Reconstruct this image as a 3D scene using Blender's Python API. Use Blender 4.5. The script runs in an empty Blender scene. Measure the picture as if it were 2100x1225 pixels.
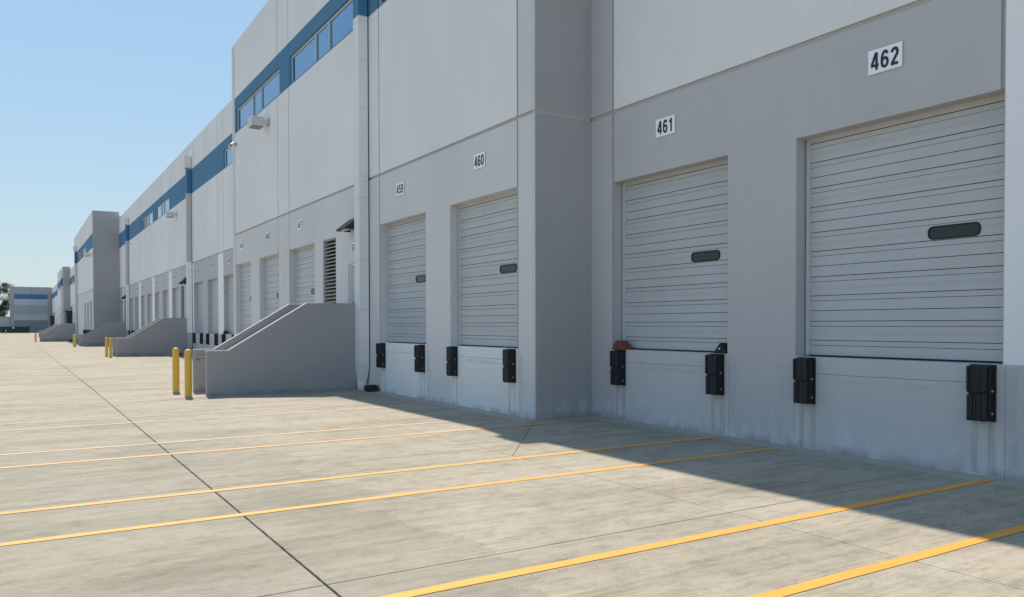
import bpy, math, random
from mathutils import Vector, Matrix
random.seed(7)
R = math.radians
sc = bpy.context.scene
C = sc.collection

# ------------------------------------------------------------------ camera
H = 1.70
YAW, PITCH, ROLL = R(31.887), R(-0.971), R(-0.1335)
fwd = Vector((math.sin(YAW), math.cos(YAW), 0)); right = Vector((math.cos(YAW), -math.sin(YAW), 0)); up = Vector((0, 0, 1))
f2 = fwd * math.cos(PITCH) + up * math.sin(PITCH)
u2 = up * math.cos(PITCH) - fwd * math.sin(PITCH)
r3 = right * math.cos(ROLL) + u2 * math.sin(ROLL)
u3 = u2 * math.cos(ROLL) - right * math.sin(ROLL)
cd = bpy.data.cameras.new('camera'); cam = bpy.data.objects.new('camera', cd); C.objects.link(cam)
cam.matrix_world = Matrix(((r3.x, u3.x, -f2.x, 0), (r3.y, u3.y, -f2.y, 0), (r3.z, u3.z, -f2.z, H), (0, 0, 0, 1)))
cd.sensor_width = 36; cd.lens = 1631.5 / 2100 * 36
cd.shift_y = (693.6 - 612.5) / 2100
cd.clip_start = 0.05; cd.clip_end = 3000
sc.camera = cam

# ------------------------------------------------------------------ sky, sun, exposure
SUN = Vector((0.107, 0.80, 1.0)).normalized()
el = math.asin(SUN.z); az = math.atan2(SUN.x, SUN.y)
w = bpy.data.worlds.new("World"); sc.world = w; w.use_nodes = True
nt = w.node_tree; nt.nodes.clear()
out = nt.nodes.new('ShaderNodeOutputWorld'); bg = nt.nodes.new('ShaderNodeBackground'); sk = nt.nodes.new('ShaderNodeTexSky')
sk.sky_type = 'NISHITA'; sk.sun_disc = False; sk.sun_elevation = el; sk.sun_rotation = az
sk.altitude = 600; sk.air_density = 0.8; sk.dust_density = 0.5; sk.ozone_density = 1.8
bg.inputs['Strength'].default_value = 0.12
# the camera that took the photograph compressed the sky's range: the same even curve over the whole sky
SKY_K, SKY_P = 2.50, -0.66
bw = nt.nodes.new('ShaderNodeRGBToBW'); nt.links.new(sk.outputs[0], bw.inputs[0])
pw = nt.nodes.new('ShaderNodeMath'); pw.operation = 'POWER'; nt.links.new(bw.outputs[0], pw.inputs[0]); pw.inputs[1].default_value = SKY_P
ml = nt.nodes.new('ShaderNodeMath'); ml.operation = 'MULTIPLY'; nt.links.new(pw.outputs[0], ml.inputs[0]); ml.inputs[1].default_value = SKY_K
vm = nt.nodes.new('ShaderNodeVectorMath'); vm.operation = 'SCALE'; nt.links.new(sk.outputs[0], vm.inputs[0]); nt.links.new(ml.outputs[0], vm.inputs['Scale'])
vt = nt.nodes.new('ShaderNodeVectorMath'); vt.operation = 'MULTIPLY'; nt.links.new(vm.outputs[0], vt.inputs[0]); vt.inputs[1].default_value = (1.0, 1.07, .93)
# pale haze hugging the horizon, the same all the way round
tcw = nt.nodes.new('ShaderNodeTexCoord'); spw = nt.nodes.new('ShaderNodeSeparateXYZ'); nt.links.new(tcw.outputs['Generated'], spw.inputs[0])
def wm(op, a, b):
    x = nt.nodes.new('ShaderNodeMath'); x.operation = op
    for i, v in enumerate((a, b)):
        if isinstance(v, (int, float)): x.inputs[i].default_value = v
        else: nt.links.new(v, x.inputs[i])
    return x.outputs[0]
hz = wm('MULTIPLY', wm('POWER', wm('SUBTRACT', 1.0, wm('MAXIMUM', spw.outputs[2], 0.0)), 7.0), .92)
mxw = nt.nodes.new('ShaderNodeMix'); mxw.data_type = 'RGBA'; nt.links.new(hz, mxw.inputs[0]); nt.links.new(vt.outputs[0], mxw.inputs[6]); mxw.inputs[7].default_value = (4.6, 5.25, 5.75, 1)
nt.links.new(mxw.outputs[2], bg.inputs[0]); nt.links.new(bg.outputs[0], out.inputs[0])
sd = bpy.data.lights.new('sun', 'SUN'); sd.energy = 5.0; sd.angle = R(0.53); sd.color = (1, 0.93, 0.82)
so = bpy.data.objects.new('sun', sd); C.objects.link(so); so.rotation_euler = SUN.to_track_quat('Z', 'Y').to_euler(); so.location = (0, 0, 60)
vs = sc.view_settings; vs.view_transform = 'Standard'; vs.look = 'None'; vs.gamma = 1; vs.exposure = 0.22; vs.use_curve_mapping = False

# ------------------------------------------------------------------ node helpers
class N:
    def __init__(s, name):
        s.m = bpy.data.materials.new(name); s.m.use_nodes = True; s.t = s.m.node_tree; s.t.nodes.clear()
        s.o = s.n('OutputMaterial'); s.b = s.n('BsdfPrincipled'); s.l(s.b.outputs[0], s.o.inputs[0])
        s.geo = s.n('NewGeometry')
    def n(s, k, **kw):
        x = s.t.nodes.new('ShaderNode' + k)
        for a, b in kw.items(): setattr(x, a, b)
        return x
    def l(s, a, b): s.t.links.new(a, b)
    def vec(s, scale, loc=(0, 0, 0), src=None):
        mp = s.n('Mapping'); mp.inputs['Scale'].default_value = scale; mp.inputs['Location'].default_value = loc
        s.l(src or s.geo.outputs['Position'], mp.inputs[0]); return mp.outputs[0]
    def noise(s, scale, detail=4, rough=.55, loc=(0, 0, 0), dist=0):
        x = s.n('TexNoise'); x.inputs['Scale'].default_value = 1; x.inputs['Detail'].default_value = detail
        x.inputs['Roughness'].default_value = rough; x.inputs['Distortion'].default_value = dist
        s.l(s.vec(scale, loc), x.inputs['Vector']); return x.outputs[0]
    def ramp(s, src, a, b, lo=0., hi=1.):
        x = s.n('MapRange'); x.clamp = True
        for i, v in enumerate((a, b, lo, hi)): x.inputs[i + 1].default_value = v
        s.l(src, x.inputs[0]); return x.outputs[0]
    def math(s, op, a, b=None, c=None):
        x = s.n('Math', operation=op)
        for i, v in enumerate((a, b, c)):
            if v is None: continue
            if isinstance(v, (int, float)): x.inputs[i].default_value = v
            else: s.l(v, x.inputs[i])
        return x.outputs[0]
    def mix(s, fac, a, b, mode='MIX'):
        x = s.n('Mix', data_type='RGBA', blend_type=mode)
        for sock, v in ((x.inputs[0], fac), (x.inputs[6], a), (x.inputs[7], b)):
            if isinstance(v, (int, float)): sock.default_value = v
            elif isinstance(v, tuple): sock.default_value = (*v, 1)
            else: s.l(v, sock)
        return x.outputs[2]
    def xyz(s):
        x = s.n('SeparateXYZ'); s.l(s.geo.outputs['Position'], x.inputs[0]); return x.outputs
    def bump(s, h, strength, dist=.01):
        x = s.n('Bump'); x.inputs['Strength'].default_value = strength; x.inputs['Distance'].default_value = dist
        s.l(h, x.inputs['Height']); s.l(x.outputs[0], s.b.inputs['Normal'])
    def set(s, **k):
        for a, v in k.items():
            i = s.b.inputs[a.replace('_', ' ')]
            if isinstance(v, tuple): i.default_value = (*v, 1)
            elif isinstance(v, (int, float)): i.default_value = v
            else: s.l(v, i)
        return s.m
MAT = {}
def scl(c, k): return tuple(min(1, x * k) for x in c)

def paint_wall(name, col, base_dirt=1.0):
    m = N(name); X, Y, Z = m.xyz()
    big = m.noise((.28, .28, .22), 5, .6)
    c = m.mix(m.ramp(big, .3, .7), scl(col, .93), scl(col, 1.06))
    roll = m.noise((.9, .9, .18), 4, .6, (3, 3, 3))                       # roller marks
    c = m.mix(m.ramp(roll, .35, .75, 0, .25), c, scl(col, 1.08))
    streak = m.noise((5, 5, .22), 5, .7, (7, 1, 2))                       # rain streaks
    c = m.mix(m.ramp(streak, .56, .8, 0, .15), c, scl(col, .78))
    fine = m.noise((26, 26, 26), 3, .6)
    c = m.mix(m.ramp(fine, .3, .7, 0, .16), c, scl(col, .8))
    # splash dirt and pale lime bloom low on the wall, with a ragged outline
    rag = m.noise((2.2, 2.2, 1.4), 6, .72, (1, 5, 2))
    hgt = m.math('ADD', Z, m.math('MULTIPLY', rag, -1.1))
    bloom = m.ramp(hgt, -.42, -.12, 1, 0)
    patch = m.noise((6, 6, 3), 5, .7, (4, 4, 4))
    c = m.mix(m.math('MULTIPLY', bloom, m.ramp(patch, .42, .62, 0, .34 * base_dirt)), c, (.80, .80, .79))
    low = m.ramp(Z, .02, .12, .6, 0)
    c = m.mix(m.math('MULTIPLY', low, m.ramp(rag, .4, .65)), c, (.12, .105, .085))
    pit = m.n('TexVoronoi'); pit.inputs['Scale'].default_value = 1; m.l(m.vec((2.2, 2.2, 2.2)), pit.inputs['Vector'])
    c = m.mix(m.ramp(pit.outputs['Distance'], .022, .034, .6, 0), c, scl(col, .3))
    tex = m.noise((60, 60, 60), 4, .7)
    m.bump(m.math('ADD', tex, m.math('MULTIPLY', m.noise((9, 9, 9), 3, .6), 1.3)), .22, .006)
    return m.set(Base_Color=c, Roughness=.82)
MAT['light'] = paint_wall('paint_light', (.83, .805, .775))
MAT['groove_shade'] = paint_wall('paint_groove_shade', (.52, .50, .485), .1)  # darker wall tone that paints shade into the recessed reveals
MAT['mid'] = paint_wall('paint_mid', (.69, .668, .65))
MAT['base1'] = paint_wall('paint_base_pale', (.575, .56, .55), .8)
MAT['edge'] = paint_wall('paint_edge', (.68, .665, .65))
MAT['grey'] = paint_wall('paint_grey', (.54, .523, .515))
MAT['dark'] = paint_wall('paint_dark', (.30, .30, .31))
MAT['white'] = paint_wall('paint_white', (.90, .89, .88), .6)
MAT['blue'] = paint_wall('paint_blue', (.070, .205, .34), .2)
MAT['stripe'] = paint_wall('paint_stripe', (.56, .56, .56))
MAT['base'] = paint_wall('paint_base', (.52, .52, .52), 1.3)
MAT['shaded_side'] = paint_wall('paint_shaded_side', (.43, .415, .40))  # darker wall tone: the shade on the return walls is painted in
MAT['shaded_side2'] = paint_wall('paint_side_pale', (.43, .43, .43))
MAT['stair'] = paint_wall('paint_stair', (.385, .365, .36), .15)

def metal_door():
    m = N('door_steel'); X, Y, Z = m.xyz()
    col = (.51, .52, .52)
    oi = m.n('ObjectInfo')
    c = m.mix(m.ramp(m.noise((.7, .7, .5), 4, .6), .3, .7), scl(col, .93), scl(col, 1.04))
    c = m.mix(m.ramp(m.noise((1.5, 1.2, 28), 4, .6), .45, .8, 0, .2), c, scl(col, .8))
    c = m.mix(m.ramp(oi.outputs['Random'], 0, 1, 0, .1), c, scl(col, .7))
    c = m.mix(m.ramp(m.noise((9, 9, 2), 5, .75, (3, 3, 3)), .62, .8, 0, .35), c, scl(col, .62))
    m.bump(m.noise((30, 30, 30), 2, .5), .1, .003)
    return m.set(Base_Color=c, Roughness=.42)
MAT['door'] = metal_door()

def simple(name, col, rough=.6, metal=0, var=.15, sc_=12, bump=0.1, **k):
    m = N(name)
    c = m.mix(m.ramp(m.noise((sc_, sc_, sc_), 5, .65), .3, .7), scl(col, 1 - var), scl(col, 1 + var))
    if bump: m.bump(m.noise((sc_ * 5,) * 3, 3, .6), bump, .004)
    return m.set(Base_Color=c, Roughness=rough, Metallic=metal, **k)
MAT['rubber'] = simple('rubber_black', (.014, .015, .018), .62, 0, .4, 25, .5)
def laminated():
    m = N('rubber_laminated')
    s_ = m.noise((18, 130, 1.2), 4, .7)
    c = m.mix(m.ramp(s_, .4, .75), (.006, .008, .010), (.030, .034, .038))
    m.bump(m.noise((18, 150, 2), 3, .6), .8, .008)
    return m.set(Base_Color=c, Roughness=.6)
MAT['lam'] = laminated()
MAT['steel'] = simple('galvanised_steel', (.45, .46, .47), .4, .7)
MAT['frame'] = simple('aluminium_frame', (.62, .64, .66), .4, .2, .05)
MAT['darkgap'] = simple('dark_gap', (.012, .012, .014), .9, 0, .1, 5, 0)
MAT['plate'] = simple('sign_white', (.93, .94, .94), .4, 0, .04, 8, .05)
MAT['ink'] = simple('sign_ink', (.012, .016, .03), .45, 0, .05, 8, 0)
MAT['louvre'] = simple('louvre_paint', (.36, .34, .31), .55, 0, .12)
MAT['red'] = simple('sticker_red', (.4, .06, .05), .5, 0, .1)
MAT['awning'] = simple('awning_dark', (.02, .028, .030), .5, .1, .2)
MAT['lampbody'] = simple('lamp_housing', (.62, .62, .61), .45, 0, .06)
MAT['lens'] = simple('lamp_lens', (.10, .11, .10), .25, 0, .3, 30)
MAT['chock'] = simple('chock_red', (.20, .055, .035), .8, 0, .35, 30, .4)
MAT['container'] = simple('container_green', (.016, .045, .045), .55, .1, .25, 3)
MAT['roof'] = simple('roof_membrane', (.5, .5, .49), .9)
def yellow():
    m = N('bollard_yellow')
    c = m.mix(m.ramp(m.noise((9, 9, 5), 5, .7), .35, .7), (.78, .44, .05), (.86, .51, .07))
    c = m.mix(m.ramp(m.noise((22, 22, 9), 5, .75, (2, 2, 2)), .62, .74, 0, .6), c, (.20, .15, .06))
    m.bump(m.noise((40, 40, 40), 3, .6), .15, .004)
    return m.set(Base_Color=c, Roughness=.55)
MAT['yellow'] = yellow()
def glass(name, col, rough=.03):
    m = N(name)
    c = m.mix(m.ramp(m.noise((.6, .6, .6), 2, .5), .3, .7), scl(col, .92), scl(col, 1.08))
    m.bump(m.noise((.9, .9, .9), 1, .5), .05, .02)
    return m.set(Base_Color=c, Roughness=rough, Metallic=1.0)
MAT['glass'] = glass('window_glass', (.205, .335, .45))
MAT['glass_dark'] = simple('door_glass', (.012, .017, .02), .12, 0, .2, 4, 0)
MAT['blind'] = simple('blind_white', (.75, .77, .78), .7)
def rust():
    m = N('rust_streak'); 
    tc = m.n('TexCoord'); sp = m.n('SeparateXYZ'); m.l(tc.outputs['Generated'], sp.inputs[0])
    X, Y, Z = m.xyz()
    mask = m.math('MULTIPLY', m.ramp(m.noise((30, 22, 1.0), 5, .7), .40, .66), m.ramp(sp.outputs[1], 0, .3))
    mask = m.math('MULTIPLY', mask, m.ramp(sp.outputs[1], .7, 1, 1, 0))
    mask = m.math('MULTIPLY', mask, .34)
    c = m.mix(m.ramp(m.noise((20, 60, 2), 4, .6), .45, .6), (.33, .235, .12), (.52, .44, .32))
    m.set(Base_Color=c, Roughness=.9)
    tr = m.n('BsdfTransparent'); mx = m.n('MixShader'); m.l(mask, mx.inputs[0]); m.l(tr.outputs[0], mx.inputs[1]); m.l(m.b.outputs[0], mx.inputs[2])
    m.l(mx.outputs[0], m.o.inputs[0]); return m.m
MAT['rust'] = rust()
def lime(horizontal=False):
    m = N('lime_run')
    tc = m.n('TexCoord'); sp = m.n('SeparateXYZ'); m.l(tc.outputs['Generated'], sp.inputs[0])
    u, v = (sp.outputs[2], sp.outputs[1]) if horizontal else (sp.outputs[1], sp.outputs[2])
    a = m.math('ABSOLUTE', m.math('SUBTRACT', u, .5))
    wob = m.noise((6, 6, 3.2), 6, .75) if not horizontal else m.noise((1.6, 1.6, 9), 3, .6)
    mask = m.ramp(m.math('ADD', a, m.math('MULTIPLY', wob, -.7)), -.24, -.10, .42, 0)
    mask = m.math('MULTIPLY', mask, m.math('MULTIPLY', m.ramp(v, 0, .2), m.ramp(v, .8, 1, 1, 0)))
    mask = m.math('MULTIPLY', mask, m.ramp(m.noise((4, 4, 9), 4, .6), .35, .65, .2, .9))
    m.set(Base_Color=(.70, .70, .70), Roughness=.9)
    tr = m.n('BsdfTransparent'); mx = m.n('MixShader'); m.l(mask, mx.inputs[0]); m.l(tr.outputs[0], mx.inputs[1]); m.l(m.b.outputs[0], mx.inputs[2])
    m.l(mx.outputs[0], m.o.inputs[0]); return m.m
MAT['limeh'] = lime(True)
MAT['lime'] = lime()

def concrete(name='yard_concrete'):
    m = N(name); X, Y, Z = m.xyz()
    def mod(c, f, lo, hi, dark, light):
        c = m.mix(m.ramp(f, lo, .5, dark, 0), c, (0, 0, 0)); return m.mix(m.ramp(f, .5, hi, 0, light), c, (.62, .57, .47))
    c = m.mix(m.ramp(m.noise((.22, .3, 1), 4, .6), .35, .65), (.445, .385, .287), (.495, .428, .322))
    c = m.mix(m.ramp(m.noise((.35, .9, 1), 5, .62, (4, 1, 0)), .42, .62, 0, .3), c, (.36, .33, .262))      # greenish / pinkish drift
    c = m.mix(m.ramp(m.noise((.3, .7, 1), 5, .62, (9, 5, 0)), .42, .62, 0, .6), c, (.44, .372, .300))
    c = mod(c, m.noise((.20, 1.1, 1), 5, .6, (5, 5, 0), .3), .30, .72, .18, .22)
    c = mod(c, m.noise((.42, 6, 1), 6, .68, (1, 9, 0), .3), .33, .67, .16, .18)                              # broom strokes run away from the wall
    c = mod(c, m.noise((.8, 38, 1), 5, .72, (3, 2, 0), .12), .34, .68, .20, .20)
    c = mod(c, m.noise((3.2, 70, 1), 4, .8, (6, 2, 0), .1), .36, .66, .13, .14)
    c = mod(c, m.noise((3.5, 6, 1), 6, .8, (6, 8, 0), .4), .36, .64, .24, .22)
    c = mod(c, m.noise((.55, .9, 1), 4, .6, (2, 8, 0), .5), .34, .66, .14, .16)
    oi = m.n('ObjectInfo'); c = m.mix(m.ramp(oi.outputs['Random'], 0, 1, 0, .10), c, (.16, .155, .13))
    # an older, darker pour left of a ragged seam, with thin flakes of slurry along it
    near = m.ramp(Y, 9, 16, 1, 0)
    s1 = m.math('ADD', m.math('SUBTRACT', X, 2.95), m.math('MULTIPLY', m.math('SUBTRACT', m.noise((.5, .62, 1), 7, .72, (8, 3, 0)), .5), 2.3))
    s2 = m.math('ADD', s1, m.math('MULTIPLY', m.math('SUBTRACT', m.noise((1.1, 2.6, 1), 5, .7, (2, 4, 0)), .42), 1.3))
    dark = m.math('MULTIPLY', m.ramp(s1, -.012, .012, 1, 0), near)
    c = m.mix(m.math('MULTIPLY', dark, .26), c, (.20, .205, .165))
    flake = m.math('MULTIPLY', m.math('MULTIPLY', m.ramp(s1, -.01, .01, 0, 1), m.ramp(s2, -.01, .01, 1, 0)), near)
    c = m.mix(m.math('MULTIPLY', flake, .3), c, (.47, .445, .37))
    line = m.math('MULTIPLY', m.ramp(m.math('ABSOLUTE', s1), .008, .022, .35, 0), near)
    c = m.mix(line, c, (.17, .16, .13))
    line2 = m.math('MULTIPLY', m.math('MULTIPLY', m.ramp(m.math('ABSOLUTE', s2), .006, .018, .25, 0), near), m.ramp(s1, -.01, .01, 0, 1))
    c = m.mix(line2, c, (.17, .16, .13))
    # stains
    grit = m.noise((48, 60, 48), 5, .85)
    c = m.mix(m.ramp(grit, .38, .68, 0, .42), c, (.17, .155, .125))
    v = m.n('TexVoronoi'); v.inputs['Scale'].default_value = 1; m.l(m.vec((1.9, 1.9, 1)), v.inputs['Vector'])
    c = m.mix(m.ramp(v.outputs['Distance'], .014, .026, .8, 0), c, (.04, .035, .03))
    v2 = m.n('TexVoronoi'); v2.inputs['Scale'].default_value = 1; m.l(m.vec((.5, .8, 1), (3, 1, 0)), v2.inputs['Vector'])
    d2 = m.math('ADD', v2.outputs['Distance'], m.math('MULTIPLY', m.noise((3, 5, 1), 4, .7), .2))
    c = m.mix(m.ramp(d2, .13, .20, .30, 0), c, (.13, .12, .10))
    gut = m.math('MULTIPLY', m.ramp(X, 8.79, 8.81), m.ramp(Y, 11.7, 11.8, 1, 0)); gut2 = m.math('MULTIPLY', m.ramp(X, 7.53, 7.55), m.math('MULTIPLY', m.ramp(Y, 11.8, 11.9), m.ramp(Y, 34, 35, 1, 0)))
    gut = m.math('MAXIMUM', gut, gut2)
    c = m.mix(m.math('MULTIPLY', gut, .45), c, (.52, .49, .42))
    # tyre scuffs: faint arcs
    vv = m.n('VectorMath', operation='LENGTH'); m.l(m.vec((1, 1, 0), (-3.2, 1.6, 0)), vv.inputs[0])
    arc = m.ramp(m.math('ABSOLUTE', m.math('SUBTRACT', vv.outputs['Value'], 4.9)), .02, .16, .22, 0)
    c = m.mix(m.math('MULTIPLY', arc, m.ramp(m.noise((2, 2, 1), 4, .7), .4, .6)), c, (.20, .19, .165))
    m.bump(m.math('ADD', m.noise((2.5, 90, 1), 5, .7), m.math('MULTIPLY', grit, .8)), .4, .006)
    return m.set(Base_Color=c, Roughness=.9, Specular_IOR_Level=.12)
MAT['concrete'] = concrete()
def road_paint():
    m = N('road_paint')
    c = m.mix(m.ramp(m.noise((1.5, 20, 1), 5, .7), .35, .7), (.80, .335, .04), (.88, .385, .055))
    c = m.mix(m.ramp(m.noise((1.1, 2.4, 1), 5, .7, (1, 1, 0)), .45, .75, 0, .38), c, (.42, .24, .07))
    wear = m.noise((5, 60, 1), 6, .8, (3, 0, 0))
    X, Y, Z = m.xyz()
    far = m.ramp(Y, 6, 16, .62, .36)
    k = m.ramp(m.math('SUBTRACT', wear, far), -.03, .06, 0, .85)
    c = m.mix(k, c, (.40, .365, .30))
    m.bump(m.noise((60, 60, 60), 3, .7), .25, .004)
    return m.set(Base_Color=c, Roughness=.7)
MAT['paint'] = road_paint()
MAT['sealant'] = simple('joint_sealant', (.03, .028, .026), .9, 0, .4, 40, .5)

# ------------------------------------------------------------------ mesh helpers
class MB:
    def __init__(s): s.v = []; s.f = []; s.mi = []; s.mats = []
    def mat(s, k):
        if k not in s.mats: s.mats.append(k)
        return s.mats.index(k)
    def face(s, pts, m):
        i = len(s.v); s.v += [tuple(p) for p in pts]; s.f.append(tuple(range(i, i + len(pts)))); s.mi.append(s.mat(m))
    def box(s, a, b, m, skip=()):
        x0, y0, z0 = a; x1, y1, z1 = b
        F = {'-x': [(x0, y0, z0), (x0, y0, z1), (x0, y1, z1), (x0, y1, z0)], '+x': [(x1, y0, z0), (x1, y1, z0), (x1, y1, z1), (x1, y0, z1)],
             '-y': [(x0, y0, z0), (x1, y0, z0), (x1, y0, z1), (x0, y0, z1)], '+y': [(x0, y1, z0), (x0, y1, z1), (x1, y1, z1), (x1, y1, z0)],
             '-z': [(x0, y0, z0), (x0, y1, z0), (x1, y1, z0), (x1, y0, z0)], '+z': [(x0, y0, z1), (x1, y0, z1), (x1, y1, z1), (x0, y1, z1)]}
        for k, p in F.items():
            if k not in skip: s.face(p, m)
    def prism(s, poly, axis, a, b, m):
        """poly: list of 2-tuples in the plane across `axis`, extruded from a to b"""
        def P(q, t):
            return {'x': (t, q[0], q[1]), 'y': (q[0], t, q[1]), 'z': (q[0], q[1], t)}[axis]
        n = len(poly)
        s.face([P(q, a) for q in poly], m); s.face([P(q, b) for q in reversed(poly)], m)
        for i in range(n):
            p, q = poly[i], poly[(i + 1) % n]
            s.face([P(p, a), P(p, b), P(q, b), P(q, a)], m)
    def tube(s, pts, r, m, n=10):
        rings = []
        for i, p in enumerate(pts):
            p = Vector(p); d = (Vector(pts[min(i + 1, len(pts) - 1)]) - Vector(pts[max(i - 1, 0)])).normalized()
            a = d.orthogonal().normalized(); b = d.cross(a)
            if rings:
                pa = s._la - d * s._la.dot(d)
                if pa.length > 1e-4: a = pa.normalized(); b = d.cross(a)
            s._la = a
            rings.append([p + (a * math.cos(2 * math.pi * k / n) + b * math.sin(2 * math.pi * k / n)) * r for k in range(n)])
        for q, t in zip(rings, rings[1:]):
            for k in range(n): s.face([q[k], q[(k + 1) % n], t[(k + 1) % n], t[k]], m)
        s.face(rings[0][::-1], m); s.face(rings[-1], m)
    def lathe(s, prof, c, m, n=20):
        """prof: (r, z) list, about vertical axis through c"""
        for (r0, z0), (r1, z1) in zip(prof, prof[1:]):
            for k in range(n):
                a, b = 2 * math.pi * k / n, 2 * math.pi * (k + 1) / n
                p = [(c[0] + r0 * math.cos(a), c[1] + r0 * math.sin(a), c[2] + z0), (c[0] + r0 * math.cos(b), c[1] + r0 * math.sin(b), c[2] + z0),
                     (c[0] + r1 * math.cos(b), c[1] + r1 * math.sin(b), c[2] + z1), (c[0] + r1 * math.cos(a), c[1] + r1 * math.sin(a), c[2] + z1)]
                if r1 < 1e-6: p = p[:3]
                if r0 < 1e-6: p = [p[0], p[2], p[3]]
                s.face(p, m)
    def build(s, name, parent=None, bevel=0, smooth=False, merge=True, loc=None):
        me = bpy.data.meshes.new(name)
        me.from_pydata(s.v, [], s.f)
        for k in s.mats: me.materials.append(MAT[k])
        me.polygons.foreach_set('material_index', s.mi)
        if merge:
            import bmesh
            bm = bmesh.new(); bm.from_mesh(me); bmesh.ops.remove_doubles(bm, verts=bm.verts, dist=1e-5)
            bmesh.ops.recalc_face_normals(bm, faces=bm.faces) if merge != 'keep' else None
            bm.to_mesh(me); bm.free()
        if smooth: me.polygons.foreach_set('use_smooth', [True] * len(me.polygons))
        o = bpy.data.objects.new(name, me); C.objects.link(o)
        if loc: o.location = loc
        if bevel:
            md = o.modifiers.new('bevel', 'BEVEL'); md.width = bevel; md.segments = 2; md.limit_method = 'ANGLE'; md.angle_limit = R(40)
        if parent: attach(o, parent)
        return o
def attach(o, parent):
    o.parent = parent
    # all parents are unrotated, so only their location needs cancelling
    p = parent; off = Vector()
    while p: off += Vector(p.location); p = p.parent
    o.location = Vector(o.location) - off
def empty(name, loc):
    o = bpy.data.objects.new(name, None); o.empty_display_size = .3; C.objects.link(o); o.location = loc; return o
def tag(o, label=None, cat=None, group=None, kind=None):
    if label: o['label'] = label
    if cat: o['category'] = cat
    if group: o['group'] = group
    if kind: o['kind'] = kind
    return o

# the yard falls very gently away from the camera
GZ = [(-400, 0), (25, 0), (52, -.14), (84, -.23), (118, -.35), (200, -.40), (900, -.40)]
def gz(y):
    for (a, p), (b, q) in zip(GZ, GZ[1:]):
        if y <= b: return p + (q - p) * (y - a) / (b - a)
    return GZ[-1][1]

# ------------------------------------------------------------------ ground
A, B, T = 7.87, 9.13, 6.68          # the wall planes: front bays, recessed bays, the far deep bay
XC = [-13.4, -9.63, -5.86, -2.07, 1.70, 5.44]
YC = [-9.45, -5.8, -2.2, 1.40, 5.04, 8.74, 12.2] + [12.2 + 3.66 * i for i in range(1, 14)]
ybr = sorted(set([-60, YC[0], YC[-1], 25, 52, 84, 118, 200, 900]))
g = MB()
for y0, y1 in zip(ybr, ybr[1:]):
    for x0, x1 in ((-700, XC[0]), (XC[0], 12), (12, 700)):
        d = -.03 if (x0 == XC[0] and y0 >= YC[0] and y1 <= YC[-1]) else 0
        g.face([(x0, y0, gz(y0) + d), (x1, y0, gz(y0) + d), (x1, y1, gz(y1) + d), (x0, y1, gz(y1) + d)], 'concrete')
ground = g.build('ground', merge='keep'); tag(ground, kind='structure')
gap = .005
for i, (y0, y1) in enumerate(zip(YC, YC[1:])):
    for x0, x1 in zip(XC, XC[1:] + [None]):
        lastcol = x1 is None
        xr = x1 if x1 else (B + .02 if y0 < 11.8 else A + .02)
        segs = [(y0, y1, xr)]
        if lastcol and y1 > 36: segs = [(y0, y1, B + .02)]
        for a, b, xe in segs:
            m = MB()
            gx0 = .008 if x0 == 1.70 else gap; gx1 = .008 if x1 == 1.70 else gap
            xa, xb, ya, yb = x0 + gx0, xe - (gx1 if x1 else 0), a + gap, b - gap
            ch = .004
            q = [(xa, ya), (xb, ya), (xb, yb), (xa, yb)]
            qi = [(xa + ch, ya + ch), (xb - ch, ya + ch), (xb - ch, yb - ch), (xa + ch, yb - ch)]
            m.face([(x, y, gz(y)) for x, y in qi], 'concrete')
            for k in range(4):
                p, p2, r_, r2 = q[k], q[(k + 1) % 4], qi[k], qi[(k + 1) % 4]
                m.face([(*p, gz(p[1]) - .003), (*p2, gz(p2[1]) - .003), (*r2, gz(r2[1])), (*r_, gz(r_[1]))], 'concrete')
                m.face([(*p, gz(p[1]) - .03), (*p2, gz(p2[1]) - .03), (*p2, gz(p2[1]) - .003), (*p, gz(p[1]) - .003)], 'concrete')
            m.build('slab', ground, merge='keep')
# sealed long joint, slightly ragged
m = MB(); y = -9.4; pts = []
while y < 135:
    pts.append((1.70 + random.uniform(-.003, .003), y, random.uniform(.0035, .0085) * (1 + max(0, y - 20) / 60))); y += .06 if y < 20 else .5
for (xa, ya, wa), (xb, yb, wb) in zip(pts, pts[1:]):
    m.face([(xa - wa, ya, gz(ya) + .002), (xa + wa, ya, gz(ya) + .002), (xb + wb, yb, gz(yb) + .002), (xb - wb, yb, gz(yb) + .002)], 'sealant')
tag(m.build('joint_seal', ground, merge='keep'))
m = MB(); P0, P1 = Vector((A - .01, 11.84, 0)), Vector((5.45, 8.75, 0)); n = 40; d = (P1 - P0).normalized(); s_ = Vector((-d.y, d.x, 0))
pr = [P0.lerp(P1, i / n) + s_ * random.uniform(-.006, .006) for i in range(n + 1)]
for a, b in zip(pr, pr[1:]):
    w_ = .0035
    m.face([a - s_ * w_ + Vector((0, 0, .003)), a + s_ * w_ + Vector((0, 0, .003)), b + s_ * w_ + Vector((0, 0, .003)), b - s_ * w_ + Vector((0, 0, .003))], 'sealant')
m.build('crack', ground, merge='keep')
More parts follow.
